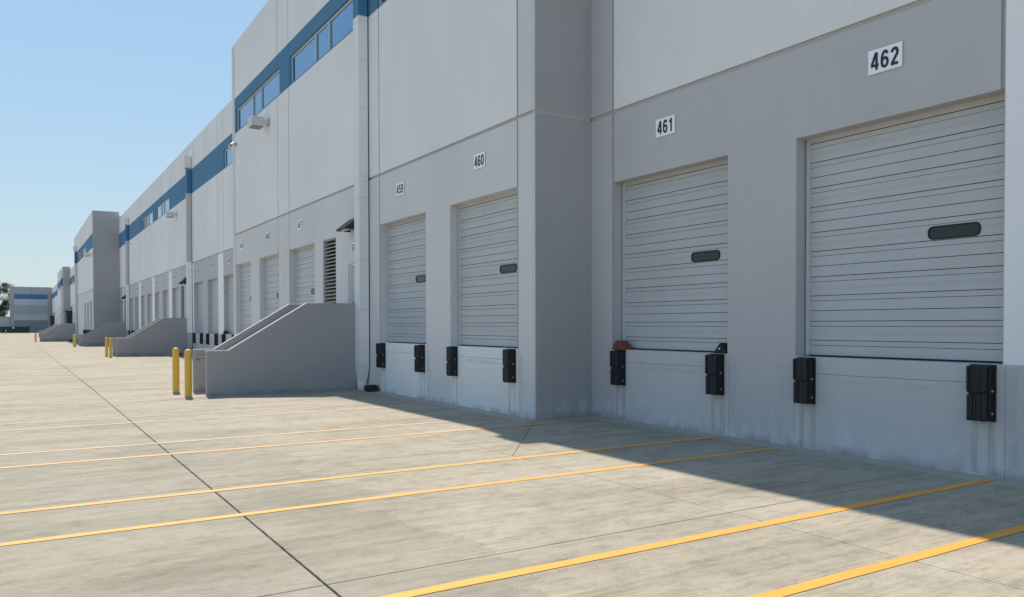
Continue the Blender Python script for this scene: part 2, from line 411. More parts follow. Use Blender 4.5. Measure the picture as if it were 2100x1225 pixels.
# yellow bay lines
for yc, wd, xe in ((3.345, .11, 9.0), (4.58, .11, 9.06), (7.31, .10, 9.0), (8.525, .10, 9.03), (11.27, .10, 9.0), (12.41, .10, 7.7), (15.25, .10, 7.7),
                   (16.25, .10, 7.7), (19.12, .09, 3.6), (20.3, .09, .9)):
    m = MB(); x = -9.0; prev = None
    while x < xe:
        e0 = random.uniform(-.003, .003); e1 = random.uniform(-.003, .003)
        cur = (x, yc - wd / 2 + e0, yc + wd / 2 + e1)
        if prev:
            m.face([(prev[0], prev[1], gz(yc) + .004), (cur[0], cur[1], gz(yc) + .004), (cur[0], cur[2], gz(yc) + .004), (prev[0], prev[2], gz(yc) + .004)], 'paint')
        prev = cur; x += .25
    m.build('painted_line', ground, merge='keep')

# ------------------------------------------------------------------ warehouse
WH = empty('warehouse', (B, 40, 0))
tag(WH, 'long grey warehouse with blue window band and dock doors, running down the yard', 'warehouse')
TH = .22
ZG0, ZG1 = 5.475, 5.575      # the reveal over the doors
ZB0, ZB1 = 9.73, 11.2      # the blue band
SILL, HEAD = 1.25, 4.25

def panel(plane, s0, s1, z0, z1, holes=(), hg=(), vg=(), col=None, axis='x', name='wall_panel', parent=WH, joint=.009, soft=.012, th=TH):
    """one tilt-up panel; axis 'x' = faces -X (s runs along Y), axis 'y' = faces -Y (s runs along X).
    hg: (za, zb, depth); vg: (s, width, zlo, zhi, depth)"""
    s0 += joint; s1 -= joint
    S = {s0, s1, s0 + soft, s1 - soft}; Z = {z0, z1}
    G = []
    for za, zb, d in hg:
        t = min(.014, (zb - za) * .3); t2 = min(.040, (zb - za) * .45); Z |= {za, za + t, zb - t2, zb}; G.append(('h', za, za + t, zb - t2, zb, d, -1e9, 1e9))
    for sc_, wd, zl, zh, d in vg:
        a, b = sc_ - wd / 2, sc_ + wd / 2; t = min(.007, wd * .3)
        if b < s0 or a > s1: continue
        S |= {x for x in (a, a + t, b - t, b) if s0 < x < s1}; Z |= {z for z in (zl, zl + .004, zh - .004, zh) if z0 < z < z1}
        G.append(('v', a, a + t, b - t, b, d, zl, zh))
    for a, b, c, d in holes: S |= {x for x in (a, b) if s0 < x < s1}; Z |= {c, d}
    if col:
        for z in (SILL, ZB0, ZB1, 3.35, 5.09, 8.0):
            if z0 < z < z1 and col.get('z', True): Z.add(z)
        S |= {x for x in col.get('s', ()) if s0 < x < s1}
    for zz in (.3,): Z.add(zz) if z0 < zz < z1 else None
    def clean(v):
        v = sorted(v); o_ = [v[0]]
        for x in v[1:]:
            if x - o_[-1] > .0012: o_.append(x)
        return o_
    S, Z = clean(S), clean(Z)
    def dep(s, z):
        d = 0
        for k, a, b, c, e, dd, lo, hi in G:
            u = z if k == 'h' else s
            if k == 'v' and not (lo - .0005 + .004 <= z <= hi - .004 + .0005 or (z <= z0 and lo <= z0) or (z >= z1 and hi >= z1)): continue
            if a < u < e:
                f = 1 if b - 1e-4 <= u <= c + 1e-4 else 0
                d = max(d, dd * f)
        if s <= s0 + 1e-5 or s >= s1 - 1e-5: d = max(d, .012)
        return d
    def P(s, z, d): return (plane + d, s, z) if axis == 'x' else (s, plane + d, z)
    m = MB()
    def hole(s, z): return any(a < s < b and c < z < d for a, b, c, d in holes)
    cf = (col or {}).get('f', lambda s, z: 'light')
    for i in range(len(S) - 1):
        for j in range(len(Z) - 1):
            a, b, c, d = S[i], S[i + 1], Z[j], Z[j + 1]; cs, cz = (a + b) / 2, (c + d) / 2
            if hole(cs, cz):
                mt = cf(cs, cz)
                for (ss, zz, p, q) in ((a, None, c, d), (b, None, c, d), (None, c, a, b), (None, d, a, b)):
                    if ss is not None:
                        o_ = ss + (1e-3 if ss == b else -1e-3)
                        if not hole(o_, cz): m.face([P(ss, p, 0), P(ss, p, th), P(ss, q, th), P(ss, q, 0)], cf(o_, cz))
                    else:
                        o_ = zz + (1e-3 if zz == d else -1e-3)
                        if not hole(cs, o_): m.face([P(p, zz, 0), P(p, zz, th), P(q, zz, th), P(q, zz, 0)], cf(cs, o_))
                continue
            dd = [dep(a, c), dep(a, d), dep(b, d), dep(b, c)]; mt = cf(cs, cz)
            if (sum(x > .02 for x in dd) >= 2 or min(dd) > .02) and mt != 'blue': mt = 'groove_shade'
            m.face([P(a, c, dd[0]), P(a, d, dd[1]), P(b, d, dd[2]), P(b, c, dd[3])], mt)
    for i in range(len(S) - 1):
        m.face([P(S[i], z1, dep(S[i], z1)), P(S[i], z1, th), P(S[i + 1], z1, th), P(S[i + 1], z1, dep(S[i + 1], z1))], cf((S[i] + S[i + 1]) / 2, z1 - .01))
    for e in (s0, s1):
        for j in range(len(Z) - 1):
            m.face([P(e, Z[j], dep(e, Z[j])), P(e, Z[j], th), P(e, Z[j + 1], th), P(e, Z[j + 1], dep(e, Z[j + 1]))], cf(e + (.05 if e == s0 else -.05), (Z[j] + Z[j + 1]) / 2))
    return m.build(name, parent)

MESH = {}
def door(plane, y0, y1, win=True, detail=2):
    """sectional steel dock door behind opening y0..y1"""
    W = round(y1 - y0, 3); key = (W, win, detail)
    xd = plane + TH - .01
    if key not in MESH:
        m = MB()
        for a in (.018, W - .065):
            m.box((-.012, a, SILL + .012), (.05, a + .047, HEAD + .06), 'frame')
            m.box((-.028, a + (.006 if a < 1 else .033), SILL + .012), (-.012, a + (.014 if a < 1 else .041), HEAD + .02), 'frame')
        m.box((-.006, .066, SILL + .002), (.03, W - .066, SILL + .019), 'rubber')
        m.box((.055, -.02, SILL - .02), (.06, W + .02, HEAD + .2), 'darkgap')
        fr = m
        # one section profile, top to bottom
        def rib(z): return [(0, z), (.010, z + .0005), (.010, z + .0075), (.007, z + .008), (.007, z + .071), (.012, z + .0715), (.012, z + .0765), (0, z + .077)]
        prof = [(.03, 0), (.03, .003), (.001, .0035), (0, .006)] + rib(.14)
        if detail > 1: prof += [(0, .288), (.003, .2890), (.003, .2925), (0, .2935), (0, .313), (.003, .314), (.003, .3175), (0, .3185)]
        prof += rib(.40) + [(0, .603), (.001, .606), (.03, .6065), (.03, .61)]
        sm = MB(); ya, yb = .07, W - .07
        for (d0, z0), (d1, z1) in zip(prof, prof[1:]):
            sm.face([(d0, ya, -z0), (d0, yb, -z0), (d1, yb, -z1), (d1, ya, -z1)], 'darkgap' if min(d0, d1) >= .0099 or (max(d0, d1) >= .0099 and abs(z1 - z0) < .0012) else 'door')  # near-black rib slits have their shade painted on
        # end stiles: grooves stop short of them
        for a, b in ((.062, .073), (W - .073, W - .062)):
            sm.box((-.001, a, -.606), (.02, b, -.003), 'door')
        wm = MB(); n = 6; r = .06
        def rr(h, k, rad):
            p = []
            for cx, cz, a0 in ((h - rad, k - rad, 0), (-h + rad, k - rad, 90), (-h + rad, -k + rad, 180), (h - rad, -k + rad, 270)):
                for t in range(n + 1):
                    a = R(a0 + 90 * t / n); p.append((cx + rad * math.cos(a), cz + rad * math.sin(a)))
            return p
        o1, o2, o3 = rr(.305, .076, .058), rr(.290, .061, .045), rr(.312, .083, .064)
        N_ = len(o1)
        for i in range(N_):
            j = (i + 1) % N_
            wm.face([(-.016, *o1[i]), (-.016, *o1[j]), (-.016, *o2[j]), (-.016, *o2[i])], 'rubber')
            wm.face([(.004, *o3[i]), (.004, *o3[j]), (-.016, *o1[j]), (-.016, *o1[i])], 'rubber')
            wm.face([(-.016, *o2[i]), (-.016, *o2[j]), (-.006, *o2[j]), (-.006, *o2[i])], 'rubber')
        wm.face([(-.006, *p) for p in o2], 'glass_dark')
        MESH[key] = (fr, sm, wm)
    fr, sm, wm = MESH[key]
    if isinstance(fr, MB):
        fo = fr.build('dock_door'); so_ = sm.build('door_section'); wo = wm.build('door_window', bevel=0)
        MESH[key] = tuple(o.data for o in (fo, so_, wo))
        for o in (fo, so_, wo): bpy.data.objects.remove(o)
    fr, sm, wm = MESH[key]
    d = bpy.data.objects.new('dock_door', fr); C.objects.link(d); d.location = (xd, y0, 0); attach(d, WH)
    for k in range(5):
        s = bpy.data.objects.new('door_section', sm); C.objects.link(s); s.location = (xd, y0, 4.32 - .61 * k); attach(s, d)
    if win:
        o = bpy.data.objects.new('door_window', wm); C.objects.link(o); o.location = (xd, y0 + .66, 2.785); attach(o, d)
    return d

bump_mesh = []
def bumper(plane, y0, z0=.62):
    if len(bump_mesh) < 4:
        m = MB(); w_, dpt, h = .215, .155, .62
        rb = random.Random(40 + len(bump_mesh)); cut = rb.uniform(.29, .33)
        for za, zb in ((0, cut - .007), (cut + .007, h)):
            n = 7; lean = rb.uniform(-.006, .008)
            for i in range(n):       # vertical plies of the pad, crushed unevenly
                a = i * w_ / n; e = rb.uniform(-.008, .007) + lean; wear = .016 if i in (0, n - 1) else .006
                x0_ = -dpt + e; zt_, zl_ = zb - rb.uniform(0, .010), za + rb.uniform(0, .008)
                prof = [(x0_ + wear, zl_), (x0_, zl_ + wear * rb.uniform(.8, 1.8)), (x0_ + rb.uniform(0, .004), (zl_ + zt_) / 2), (x0_, zt_ - wear * rb.uniform(.8, 2)), (x0_ + wear, zt_), (-.02, zt_), (-.02, zl_)]
                m.prism(prof, 'y', a + .002, a + w_ / n - .002, 'lam')
        m.box((-dpt + .03, .006, .006), (-.015, w_ - .006, h - .006), 'rubber')
        m.box((-.026, -.03, -.004), (0, w_ + .03, h + .004), 'rubber')
        m.box((-.115, -.010, .02), (-.025, -.001, h - .02), 'rubber')
        for zz in (.09, .34):
            m.tube([(-.06, -.024, zz + rb.uniform(-.02, .02)), (-.06, -.008, zz)], .014, 'steel', 8)
        m.tube([(-.034, w_ + .018, .36), (-.024, w_ + .018, .36)], .011, 'steel', 8)
        o = m.build('dock_bumper'); bump_mesh.append(o.data); bpy.data.objects.remove(o)
    k = int(y0 * 7) % len(bump_mesh)
    o = bpy.data.objects.new('dock_bumper', bump_mesh[k]); C.objects.link(o); o.location = (plane, y0, z0); attach(o, WH); return o

def stain(plane, yc, wd, z0, z1, mat, name):
    m = MB(); m.face([(plane - .0025, yc - wd / 2, z0), (plane - .0025, yc - wd / 2, z1), (plane - .0025, yc + wd / 2, z1), (plane - .0025, yc + wd / 2, z0)], mat)
    o = m.build(name, WH, merge='keep'); o.visible_shadow = True; return o

def window(plane, y0, y1, z0=9.78, z1=10.70, style=0):
    m = MB(); x = plane + .07; t = .05
    m.box((x - .015, y0, z0), (x + .05, y1, z0 + t), 'frame'); m.box((x - .015, y0, z1 - t), (x + .05, y1, z1), 'frame')
    L = y1 - y0; mull = [y0 + L * .405, y0 + L * .60]
    for yy in (y0 + t / 2, y1 - t / 2): m.box((x - .012, yy - t / 2, z0 + t), (x + .048, yy + t / 2, z1 - t), 'frame')
    for yy in mull: m.box((x - .03, yy - t / 2, z0 + t), (x + .045, yy + t / 2, z1 - t), 'frame')
    m.box((plane + TH - .02, y0, z0), (plane + TH - .01, y1, z1), 'darkgap')
    o = m.build('window', WH)
    e = [y0 + t] + sum(([a - t / 2, a + t / 2] for a in mull), []) + [y1 - t]
    for k in range(3):
        mt = 'glass'
        if style == 1 and k == 2: mt = 'glass_dark'
        if style == 2 and k == 1: mt = 'blind'
        p = MB(); p.box((x + .02, e[2 * k], z0 + t), (x + .026, e[2 * k + 1], z1 - t), mt); p.build('pane', o)
    return o

def louvre(plane, y0, y1, z0=SILL + .1, z1=HEAD):
    m = MB(); t = .04
    m.box((plane + .04, y0, z0), (plane + .2, y0 + t, z1), 'louvre'); m.box((plane + .04, y1 - t, z0), (plane + .2, y1, z1), 'louvre')
    m.box((plane + .042, y0 + t, z1 - t), (plane + .2, y1 - t, z1), 'louvre')
    m.box((plane + TH - .005, y0, z0), (plane + TH, y1, z1), 'darkgap')
    o = m.build('louvre', WH)
    z = z0 + .05; bm_ = None
    b = MB(); b.prism([(0, 0), (.12, .075), (.12, .087), (0, .014), (-.003, .03), (-.006, .03), (-.006, 0)], 'y', y0 + t + .002, y1 - t - .002, 'louvre')
    first = b.build('louvre_blade'); me = first.data; bpy.data.objects.remove(first)
    while z < z1 - .12:
        k = bpy.data.objects.new('louvre_blade', me); C.objects.link(k); k.location = (plane + .055, 0, z); attach(k, o); z += .1072
    return o

def mandoor(plane, y0, y1):
    m = MB(); x = plane + .08
    m.box((x - .03, y0, SILL), (x + .06, y0 + .05, 3.40), 'light'); m.box((x - .03, y1 - .05, SILL), (x + .06, y1, 3.40), 'light'); m.box((x - .028, y0 + .05, 3.35), (x + .06, y1 - .05, 3.40), 'light')
    m.box((x, y0 + .053, SILL + .01), (x + .045, y1 - .053, 3.347), 'door')
    m.box((x - .004, y0 + .25, 2.62), (x, y0 + .47, 3.02), 'plate')
    for zz, hh, mt in ((2.92, .05, 'ink'), (2.86, .02, 'ink'), (2.79, .035, 'red'), (2.73, .03, 'ink'), (2.66, .045, 'ink')): m.box((x - .006, y0 + .28, zz), (x - .004, y0 + .44, zz + hh), mt)
    o = m.build('personnel_door', WH)
    h = MB(); h.tube([(x - .05, y1 - .16, 2.32), (x - .05, y1 - .28, 2.32)], .012, 'steel'); h.tube([(x - .05, y1 - .16, 2.32), (x, y1 - .16, 2.32)], .02, 'steel'); h.build('door_handle', o)

def awning(plane, y0, y1, zb=4.28, zt=4.83, pr_=.52):
    m = MB()
    m.prism([(plane - .005, zt), (plane - .005, zt - .05), (plane - pr_ + .03, zb), (plane - pr_, zb), (plane - pr_, zb + .045)], 'y', y0, y1, 'awning')
    for yy in (y0, y1 - .02): m.prism([(plane - .005, zt - .05), (plane - .005, zb), (plane - pr_ + .04, zb)], 'y', yy, yy + .02, 'awning')
    m.tube([(plane - .25, (y0 + y1) / 2 - .3, zb + .03), (plane - .25, (y0 + y1) / 2 + .3, zb + .03)], .04, 'lampbody')
    m.build('awning', WH)

def downspout(plane, y, ztop=12.0, low=None, up_mat='light', g0=0., low_mat='light', basecol=None):
    """square leader with a funnel boot at the foot"""
    x0, x1, w_ = plane - .28, plane - .03, .37
    m = MB()
    cuts = [g0 + .62, 1.25, 2.1, 3.4, 5.03, ZG1, 7.35, 8.6, 9.6, ZB0, ZB1, ztop]
    cuts = sorted(c for c in cuts if c <= ztop)
    for a, b in zip(cuts, cuts[1:]):
        cz = (a + b) / 2
        mt = 'blue' if ZB0 < cz < ZB1 else (up_mat if cz > ZG1 else (low_mat if cz > 1.25 or basecol is None else basecol))
        m.box((x0, y, a + .005), (x1, y + w_, b - .005), mt)
    m.box((x0 + .006, y + .006, g0 + .6), (x1, y + w_ - .006, ztop - .01), 'grey'); m.box((x1 - .01, y + .02, g0 + .7), (plane - .001, y + w_ - .02, ztop - .02), 'darkgap')  # near-black core paints the shadow seam between pipe and wall
    cx, cy = (x0 + x1) / 2, y + w_ / 2; mt = basecol or low_mat
    a = [(x0, y), (x1, y), (x1, y + w_), (x0, y + w_)]; b = [(cx - .095, cy - .12), (cx + .095, cy - .12), (cx + .095, cy + .12), (cx - .095, cy + .12)]
    for k in range(4):
        p, q, r_, t = a[k], a[(k + 1) % 4], b[(k + 1) % 4], b[k]
        m.face([(*p, g0 + .615), (*q, g0 + .615), (*r_, g0 + .25), (*t, g0 + .25)], mt)
    m.lathe([(.0, .26), (.128, .26), (.128, -.02)], (cx, cy, g0), mt, 24)
    m.build('downspout', WH)
    if ztop < 12.3:
        h = MB(); h.box((x0 - .13, y - .06, ztop + .15), (x1, y + w_ + .06, ztop + .72), 'light', skip=('-z',)); 
        h.prism([(x0 - .13, ztop + .15), (x0, ztop + .02), (x1, ztop + .02), (x1, ztop + .15)], 'y', y - .06, y + w_ + .06, 'light')
        h.box((x0 - .05, y + .05, ztop + .0), (x1 - .05, y + w_ - .05, ztop + .03), 'darkgap'); h.build('conductor_head', WH)

def band_col(lower, edges=(), edge='edge', strips=(), base=None, upper='light', pits=()):
    def f(s, z):
        for a, b in edges:
            if a <= s <= b: return ('blue' if ZB0 < z < ZB1 and edge != 'edge' and False else edge)
        if ZB0 < z < ZB1: return 'blue'
        if z < SILL: return (('base1' if lower == 'grey' else 'light') if any(a - .02 < s < b + .02 for a, b in pits) else lower)
        for a, b in strips:
            if a <= s <= b and SILL < z < ZG0: return 'white'
        if z < ZG0: return lower
        return upper
    S = [x for e in list(edges) + list(strips) for x in e] + [x for a, b in pits for x in (a - .02, b + .02)]
    return {'f': f, 's': S}

HG = [(ZG0, ZG1, .036), (ZB0 - .03, ZB0 + .01, .012), (ZB1 - .01, ZB1 + .03, .012)]
RT, RB = 13.48, 12.85
BOT = -.6
def bay(plane, s0, s1, ztop, doors=(), wins=(), vg=(), lower='mid', base='base1', edges=(), strips=(), louv=None, man=None, style=0, detail=2, bumpers=True, edge='edge', upper='light', signs=True):
    holes = [(a, b, SILL, HEAD) for a, b in doors] + [(a, b, 9.77, 10.71) for a, b in wins]
    G = [(y_, .05, ZG1 - .03, ztop + 1, .032) for y_ in vg] + [(y_, .05, SILL, ZG0 + .03, .032) for y_ in vg]
    if detail > 1:
        for a, b in doors: G.append((a - .03, .012, BOT - 1, SILL - .03, .008)); G.append((b + .02, .008, BOT - 1, SILL - .03, .005))
    if louv: holes.append((louv[0], louv[1], SILL + .1, HEAD))
    if man: holes.append((man[0], man[1], SILL, 3.40))
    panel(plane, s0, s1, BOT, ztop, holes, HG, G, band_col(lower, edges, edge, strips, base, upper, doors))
    for a, b in doors:
        door(plane, a, b, True, detail)
        if bumpers:
            bumper(plane, a + .09); bumper(plane, b - .30)
    for i, (a, b) in enumerate(wins): window(plane, a, b, style=style)
    if louv: louvre(plane, *louv)
    if man: mandoor(plane, *man)

# recessed bay with doors 461 and 462 (nearest), and its neighbour mostly outside the frame
bay(B, 3.9, 11.86 + .2, RB, doors=((4.54, 7.26), (8.50, 11.20)), lower='grey', base='base', edges=((11.215, 12.2),), edge='grey', strips=((3.9, 4.53),), vg=(4.56, 11.22), upper='light')
bay(B, -4.0, 3.9, RB, doors=((.55, 3.27), (-3.4, -.7)), lower='grey', strips=((3.3, 3.9), (-4, -3.42)), vg=(3.28,))
bay(B, -12.0, -4.0, RB, lower='grey')
# nearest projecting bay: doors 460, 459 | stair door, louvre, 457 | 456, 455
bay(A, 11.900, 19.72, RT, doors=((12.45, 15.14), (16.33, 19.0)), wins=((12.62, 19.10),), edges=((11.8, 12.43),), vg=(12.44, 19.02))
bay(A, 19.72, 27.56, RT, doors=((24.24, 26.90),), wins=((20.30, 26.74),), vg=(26.92,), louv=(22.30, 23.45), man=(20.35, 21.28))
bay(A, 27.56, 35.15, RT, doors=((28.26, 30.85), (32.15, 34.66)), wins=((27.97, 34.44),), edges=((34.69, 35.2),), vg=(28.25, 34.68))
awning(A, 20.42, 21.15, zb=4.27, zt=4.62, pr_=.40)
# second recessed bay run, doors 454 .. 444
bay(B, 35.0, 43.62, RB, doors=((40.30, 42.94),), wins=((36.1, 42.72),), lower='grey', base='base', strips=((43.0, 43.7),), vg=(42.92,))
bay(B, 43.62, 51.66, RB, doors=((44.42, 47.05), (48.42, 51.06)), lower='grey', base='base', strips=((43.6, 44.34), (51.1, 51.7)), vg=(44.34, 51.12))
bay(B, 51.66, 59.85, RB, doors=((56.50, 59.10),), lower='grey', base='base', strips=((59.15, 59.9),), vg=(59.15,), louv=(54.5, 55.7), man=(52.5, 53.4), detail=1)
bay(B, 59.85, 67.90, RB, doors=((60.62, 63.30), (64.80, 67.28)), wins=((60.0, 66.45),), lower='grey', base='base', strips=((59.8, 60.55), (67.32, 68)), vg=(60.56, 67.3), detail=1)
bay(B, 67.90, 76.00, RB, doors=((68.78, 71.55), (72.85, 75.40)), wins=((67.98, 74.6),), lower='grey', base='base', strips=((67.8, 68.6), (75.45, 76.1)), vg=(68.62, 75.44), detail=1, style=1)
bay(B, 76.00, 84.10, RB, doors=((76.95, 79.55), (80.95, 83.45)), lower='grey', base='base', strips=((75.9, 76.65), (83.5, 84.2)), vg=(76.66, 83.5), detail=1)
bay(B, 84.10, 91.9, RB, doors=((89.05, 91.62),), lower='grey', base='base', strips=((88.3, 89.0),), louv=(86.9, 88.0), man=(85.0, 85.9), detail=1)
# the deep far bay
bay(T, 91.94, 101.5, RT, doors=((93.75, 96.60), (97.8, 100.85)), detail=1, style=0, vg=(92.3,))
bay(T, 101.5, 109.0, RT, doors=((102.0, 104.9),), wins=((101.8, 108.2),), detail=1, style=2)
bay(T, 109.0, 116.9, RT, wins=((109.6, 115.6),), detail=1, style=1)
bay(T, 116.9, 122.7, RT, detail=1, man=(117.9, 118.8))
# far recessed run, small projecting bay, last recessed run
for a, b in ((122.7, 130.6), (130.6, 138.5), (138.5, 146.4), (146.4, 154.3), (154.3, 162.2), (162.2, 172), (172, 182)):
    bay(B, a, b, RB, doors=((a + .7, a + 3.4), (a + 4.4, a + 7.1)), detail=1, bumpers=False, vg=(a + .68,), wins=((a + .6, a + 7.0),) if a > 150 else ())
bay(A, 182.04, 191, RT, doors=((184, 186.7),), detail=1, bumpers=False, wins=((183.5, 189),))
bay(A, 191, 207, RT, doors=((193, 195.7), (198, 200.7)), detail=1, bumpers=False)
for a, b in ((207, 222), (222, 240), (240, 260), (260, 280.1)):
    bay(B, a, b, RB, doors=((a + 1.5, a + 4.2), (a + 6, a + 8.7)), detail=1, bumpers=False)

# return walls of the projecting bays, facing the camera
def ret(y, x0, x1, ztop, lower='shaded_side'):
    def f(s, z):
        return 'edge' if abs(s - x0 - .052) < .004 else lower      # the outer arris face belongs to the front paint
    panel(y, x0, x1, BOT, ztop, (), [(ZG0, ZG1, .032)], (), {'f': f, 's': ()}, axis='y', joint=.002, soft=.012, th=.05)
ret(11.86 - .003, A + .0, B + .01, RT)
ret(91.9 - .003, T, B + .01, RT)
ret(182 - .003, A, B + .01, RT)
# ends that face away from the camera, and the mass behind the panels (offices, roof)
for y_, xa, ztop in ((35.15, A, RT), (122.7, T, RT), (207, A, RT)):
    m = MB(); m.box((xa + .002, y_ - .2, BOT), (B + .3, y_ + .003, ztop - .002), 'light'); m.build('end_wall', WH)
m = MB()
for y0, y1, x, zt in ((-12, 12.05, B, RB), (12.08, 34.9, A, RT), (35.2, 91.9, B, RB), (92.1, 122.5, T, RT), (122.75, 182, B, RB), (182.2, 206.8, A, RT), (207.1, 280, B, RB)):
    m.box((x + .42, y0, BOT), (70, y1, zt - .35), 'roof')
m.build('roof', WH)

# downspouts
downspout(A, 19.70, ztop=12.0, up_mat='light', low_mat='light')
downspout(B, 51.62, ztop=11.25, up_mat='grey', low_mat='white', basecol='grey', g0=gz(52))
downspout(B, 83.60, ztop=11.25, up_mat='grey', low_mat='white', basecol='grey', g0=gz(84))
downspout(T, 116.9, ztop=11.25, up_mat='edge', low_mat='edge', g0=gz(117))
downspout(A, 184.2, ztop=12.0, up_mat='edge', low_mat='edge', g0=gz(184))
awning(B, 52.6, 53.5); awning(B, 85.0, 85.9)
# dark dock canopies far down the wall
for y_, x_ in ((176, B), (262, B)):
    m = MB(); m.box((x_ - 1.0, y_, SILL - .2), (x_, y_ + 3.4, 4.6), 'awning'); m.prism([(x_ - 1.0, 4.61), (x_, 5.3), (x_ - .05, 5.32), (x_ - 1.5, 4.3), (x_ - 1.5, 4.2)], 'y', y_ - .2, y_ + 3.6, 'awning'); m.build('dock_shelter', WH)

# stains under and beside the nearest bumpers, lime runs
for plane, y0, y1 in ((B, 4.54, 7.26), (B, 8.50, 11.20), (A, 12.45, 15.14), (A, 16.33, 19.0)):
    for yy in (y0 + .09, y1 - .30):
        stain(plane, yy + .01, .13, .02, .61, 'rust', 'rust_stain'); stain(plane, yy + .20, .11, .02, .61, 'rust', 'rust_stain')
    stain(plane, y0 - .12, .22, .03, 1.25, 'lime', 'lime_stain')
stain(B, 7.5, .22, .03, 1.25, 'lime', 'lime_stain'); stain(B, 4.98, .40, -.05, .75, 'lime', 'lime_stain'); stain(B, 4.2, .4, .02, 1.2, 'lime', 'lime_stain')
for pl, a, b in ((B, 5.0, 6.8), (B, 8.9, 10.8), (A, 13.0, 14.7)):
    stain(pl, (a + b) / 2, b - a, .86, 1.04, 'limeh', 'lime_stain')
# cast seam across the sill wall under the two nearest doors
for plane, y0, y1 in ((B, 4.54, 7.26), (B, 8.50, 11.20), (A, 12.45, 15.14), (A, 16.33, 19.0)):
    m = MB(); pts = []; y = y0 + .32; z = 1.035
    while y < y1 - .32: pts.append((y, z)); y += .05; z += random.uniform(-.0025, .0025)
    for (a, b), (c, d) in zip(pts, pts[1:]): m.face([(plane - .0015, a, b - .002), (plane - .0015, a, b + .002), (plane - .0015, c, d + .002), (plane - .0015, c, d - .002)], 'sealant')
    m.build('cast_seam', WH, merge='keep')

# ------------------------------------------------------------------ number plates
def arc(cx, cy, rx, ry, a0, a1, n=14): return [(cx + rx * math.cos(R(a0 + (a1 - a0) * t / n)), cy + ry * math.sin(R(a0 + (a1 - a0) * t / n))) for t in range(n + 1)]
GL = {'4': [[(.40, 0), (.40, 1)], [(.36, .985), (.035, .275)], [(0, .265), (.56, .265)]],
      '6': [arc(.285, .315, .205, .245, 0, 360, 24), [(.08, .32)] + arc(.30, .50, .22, .43, 180, 38)],
      '1': [[(.34, 0), (.34, 1)], [(.34, .90), (.12, .72)]],
      '2': [arc(.28, .70, .20, .225, 172, -25) + [(.07, .075)], [(.02, .07), (.53, .07)]],
      '0': [arc(.28, .5, .205, .43, 0, 360, 28)],
      '5': [[(.10, .93), (.50, .93)], [(.155, .97), (.105, .46)], arc(.275, .33, .205, .26, 128, -158)],
      '7': [[(.03, .93), (.55, .93)], [(.50, .90), (.33, .5), (.23, 0)]],
      '8': [arc(.28, .275, .21, .215, 0, 360, 22), arc(.28, .735, .18, .195, 0, 360, 22)],
      '3': [arc(.26, .73, .19, .20, 165, -85), arc(.26, .28, .21, .225, 85, -165)],
      'E': [[(.09, 0), (.09, 1)], [(.05, .93), (.52, .93)], [(.05, .52), (.48, .52)], [(.05, .07), (.53, .07)]]}
GL['9'] = [[(.56 - a, 1 - b) for a, b in st] for st in GL['6']]
def text_mesh(body, w_, h_):
    """upright grotesque figures from flat strokes, read from -X: text runs towards -Y"""
    m = MB(); adv = .72; tot = adv * (len(body) - 1) + .56; lay = 0; hw = .090
    for k, ch in enumerate(body):
        for st in GL[ch]:
            closed = abs(st[0][0] - st[-1][0]) + abs(st[0][1] - st[-1][1]) < 1e-6
            P = [Vector(p) for p in st]; L, Rr = [], []; n = len(P)
            for i in range(n):
                a = P[i - 1] if i else (P[-2] if closed else P[0]); b = P[(i + 1) % n] if i < n - 1 else (P[1] if closed else P[-1])
                d = (b - a).normalized(); nn = Vector((-d.y, d.x)); t = hw * (1.0 if abs(d.y) > .5 else .86)
                L.append(P[i] + nn * t); Rr.append(P[i] - nn * t)
            lay += 1
            def q(v): return (-.0035 - lay * .00012, -((v.x + k * adv) / tot - .5) * w_, (v.y - .5) * h_)
            for i in range(n - 1): m.face([q(L[i]), q(L[i + 1]), q(Rr[i + 1]), q(Rr[i])], 'ink')
    o = m.build('t', merge=False); me = o.data; bpy.data.objects.remove(o); return me
def number_sign(plane, yc, txt, label, zc=4.965, w_=.455, h_=.30):
    m = MB(); m.box((-.004, -w_ / 2, -h_ / 2), (0, w_ / 2, h_ / 2), 'plate')
    s = m.build('number_sign'); s.location = (plane - .012, yc, zc)
    sp = MB(); sp.box((plane - .012, yc - w_ * .3, zc - .05), (plane - .001, yc + w_ * .3, zc + .05), 'steel'); 
    tag(s, label, 'sign', 'dock number plates above the doors')
    o = bpy.data.objects.new('number', text_mesh(txt, w_ * .80, h_ * .72)); C.objects.link(o); o.location = (plane - .017, yc, zc); attach(o, s)
    b = sp.build('standoff', s)
